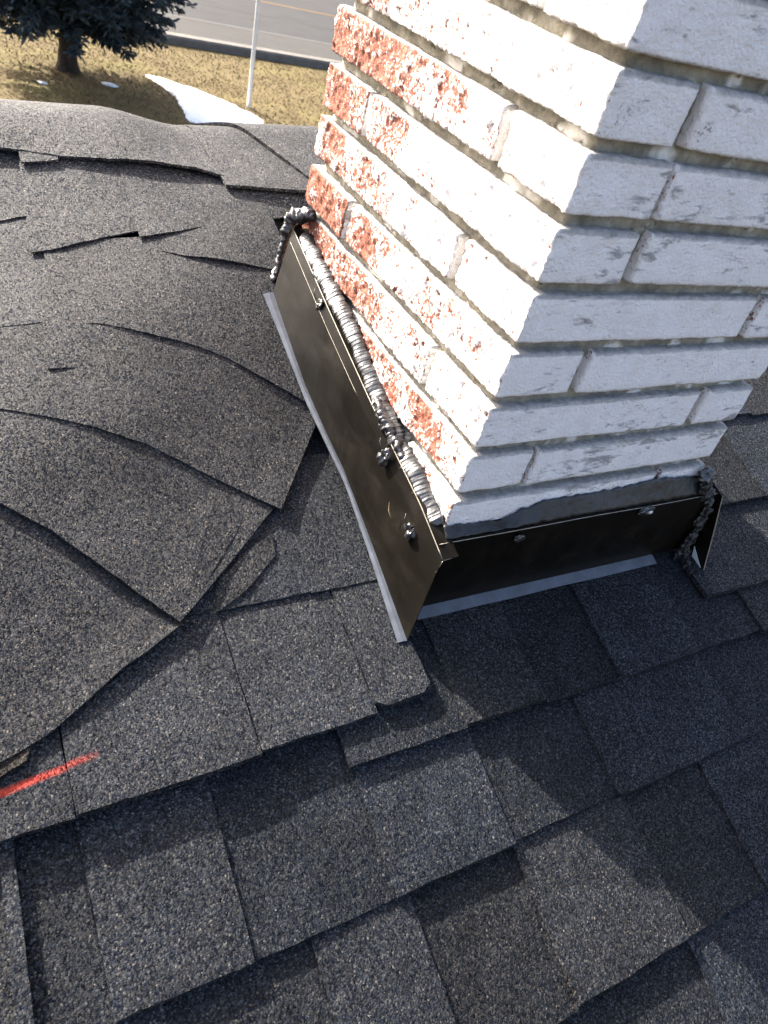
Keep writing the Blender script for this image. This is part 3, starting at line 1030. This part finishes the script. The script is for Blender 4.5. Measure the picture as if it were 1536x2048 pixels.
# pole
vs, fs = [], []
seg = 12
for (h_, r_) in ((-.1, .050), (.0, .050), (3.0, .046), (6.0, .042), (6.03, .03)):
    for k in range(seg):
        a = 2 * math.pi * k / seg
        vs.append((7.02 - .022 * h_ + math.cos(a) * r_, 19.08 + math.sin(a) * r_, ZG + h_))
for i in range(4):
    for k in range(seg):
        a, b_ = i * seg + k, i * seg + (k + 1) % seg
        fs.append((a, b_, b_ + seg, a + seg))
fs.append([4 * seg + k for k in range(seg)])
po = mesh('pole', vs, fs, M_POLE, None, smooth=True, scale=1, base=(7.02, 19.08, ZG))
tag(po, 'thin pale upright pole on the lawn beside the snow', 'pole')


def snow(name, outline, hgt, label, seed):
    cx = sum(p[0] for p in outline) / len(outline)
    cy = sum(p[1] for p in outline) / len(outline)
    ring = resample(list(outline) + [outline[0]], 120)[:-1]
    vs, fs = [(cx, cy, ZG + hgt)], []
    K = 8
    for j in range(1, K + 1):
        t = j / K
        for i, (x, y) in enumerate(ring):
            jit = 1 + .10 * noise.fractal(Vector((x * 2.2, y * 2.2, seed)), 1, 2, 3) * (t ** 2)
            z = hgt * (1 - t ** 3) + .018 * noise.noise(Vector((x * 4, y * 4, seed))) * (1 - t)
            vs.append((cx + (x - cx) * t * jit, cy + (y - cy) * t * jit, ZG + (z if j < K else -.01)))
    n = len(ring)
    for i in range(n):
        fs.append((0, 1 + i, 1 + (i + 1) % n))
    for j in range(K - 1):
        for i in range(n):
            a, b_ = 1 + j * n + i, 1 + j * n + (i + 1) % n
            fs.append((a, a + n, b_ + n, b_))
    o = mesh(name, vs, fs, M_SNOW, None, smooth=True, scale=1, base=(cx, cy, ZG))
    tag(o, label, 'snow', 'snow patches on the lawn')


snow('snow_patch', [(4.85, 20.85), (5.35, 20.72), (6.1, 20.06), (6.7, 19.2), (7.1, 18.15), (6.9, 17.2), (6.0, 16.7), (5.0, 17.3), (5.15, 18.4), (5.2, 19.4), (5.05, 20.2)], .07, 'large bright patch of melting snow on the lawn by the pole', 1)
snow('snow_patch', [(3.62, 19.55), (3.85, 19.48), (4.0, 19.36), (3.88, 19.28), (3.68, 19.36)], .05, 'small snow lump in the shadow of the spruce', 2)
snow('snow_patch', [(2.2, 19.0), (2.4, 18.95), (2.42, 18.82), (2.25, 18.8)], .03, 'tiny scrap of snow left of the spruce trunk', 3)

# dry grass tufts
vs, fs = [], []
rr = random.Random(5)
for _ in range(26000):
    x, y = rr.uniform(-1, 13), rr.uniform(15, 24.4)
    a = rr.uniform(0, 6.28)
    h_, w_ = rr.uniform(.02, .05), rr.uniform(.006, .018)
    lx, ly = rr.uniform(-.05, .05), rr.uniform(-.05, .05)
    i = len(vs)
    vs += [(x - math.cos(a) * w_, y - math.sin(a) * w_, ZG), (x + math.cos(a) * w_, y + math.sin(a) * w_, ZG), (x + lx, y + ly, ZG + h_)]
    fs.append((i, i + 1, i + 2))
tag(mesh('grass', vs, fs, M_STRAW, None, scale=1), 'short dry straw grass on the lawn', 'grass', None, 'stuff')
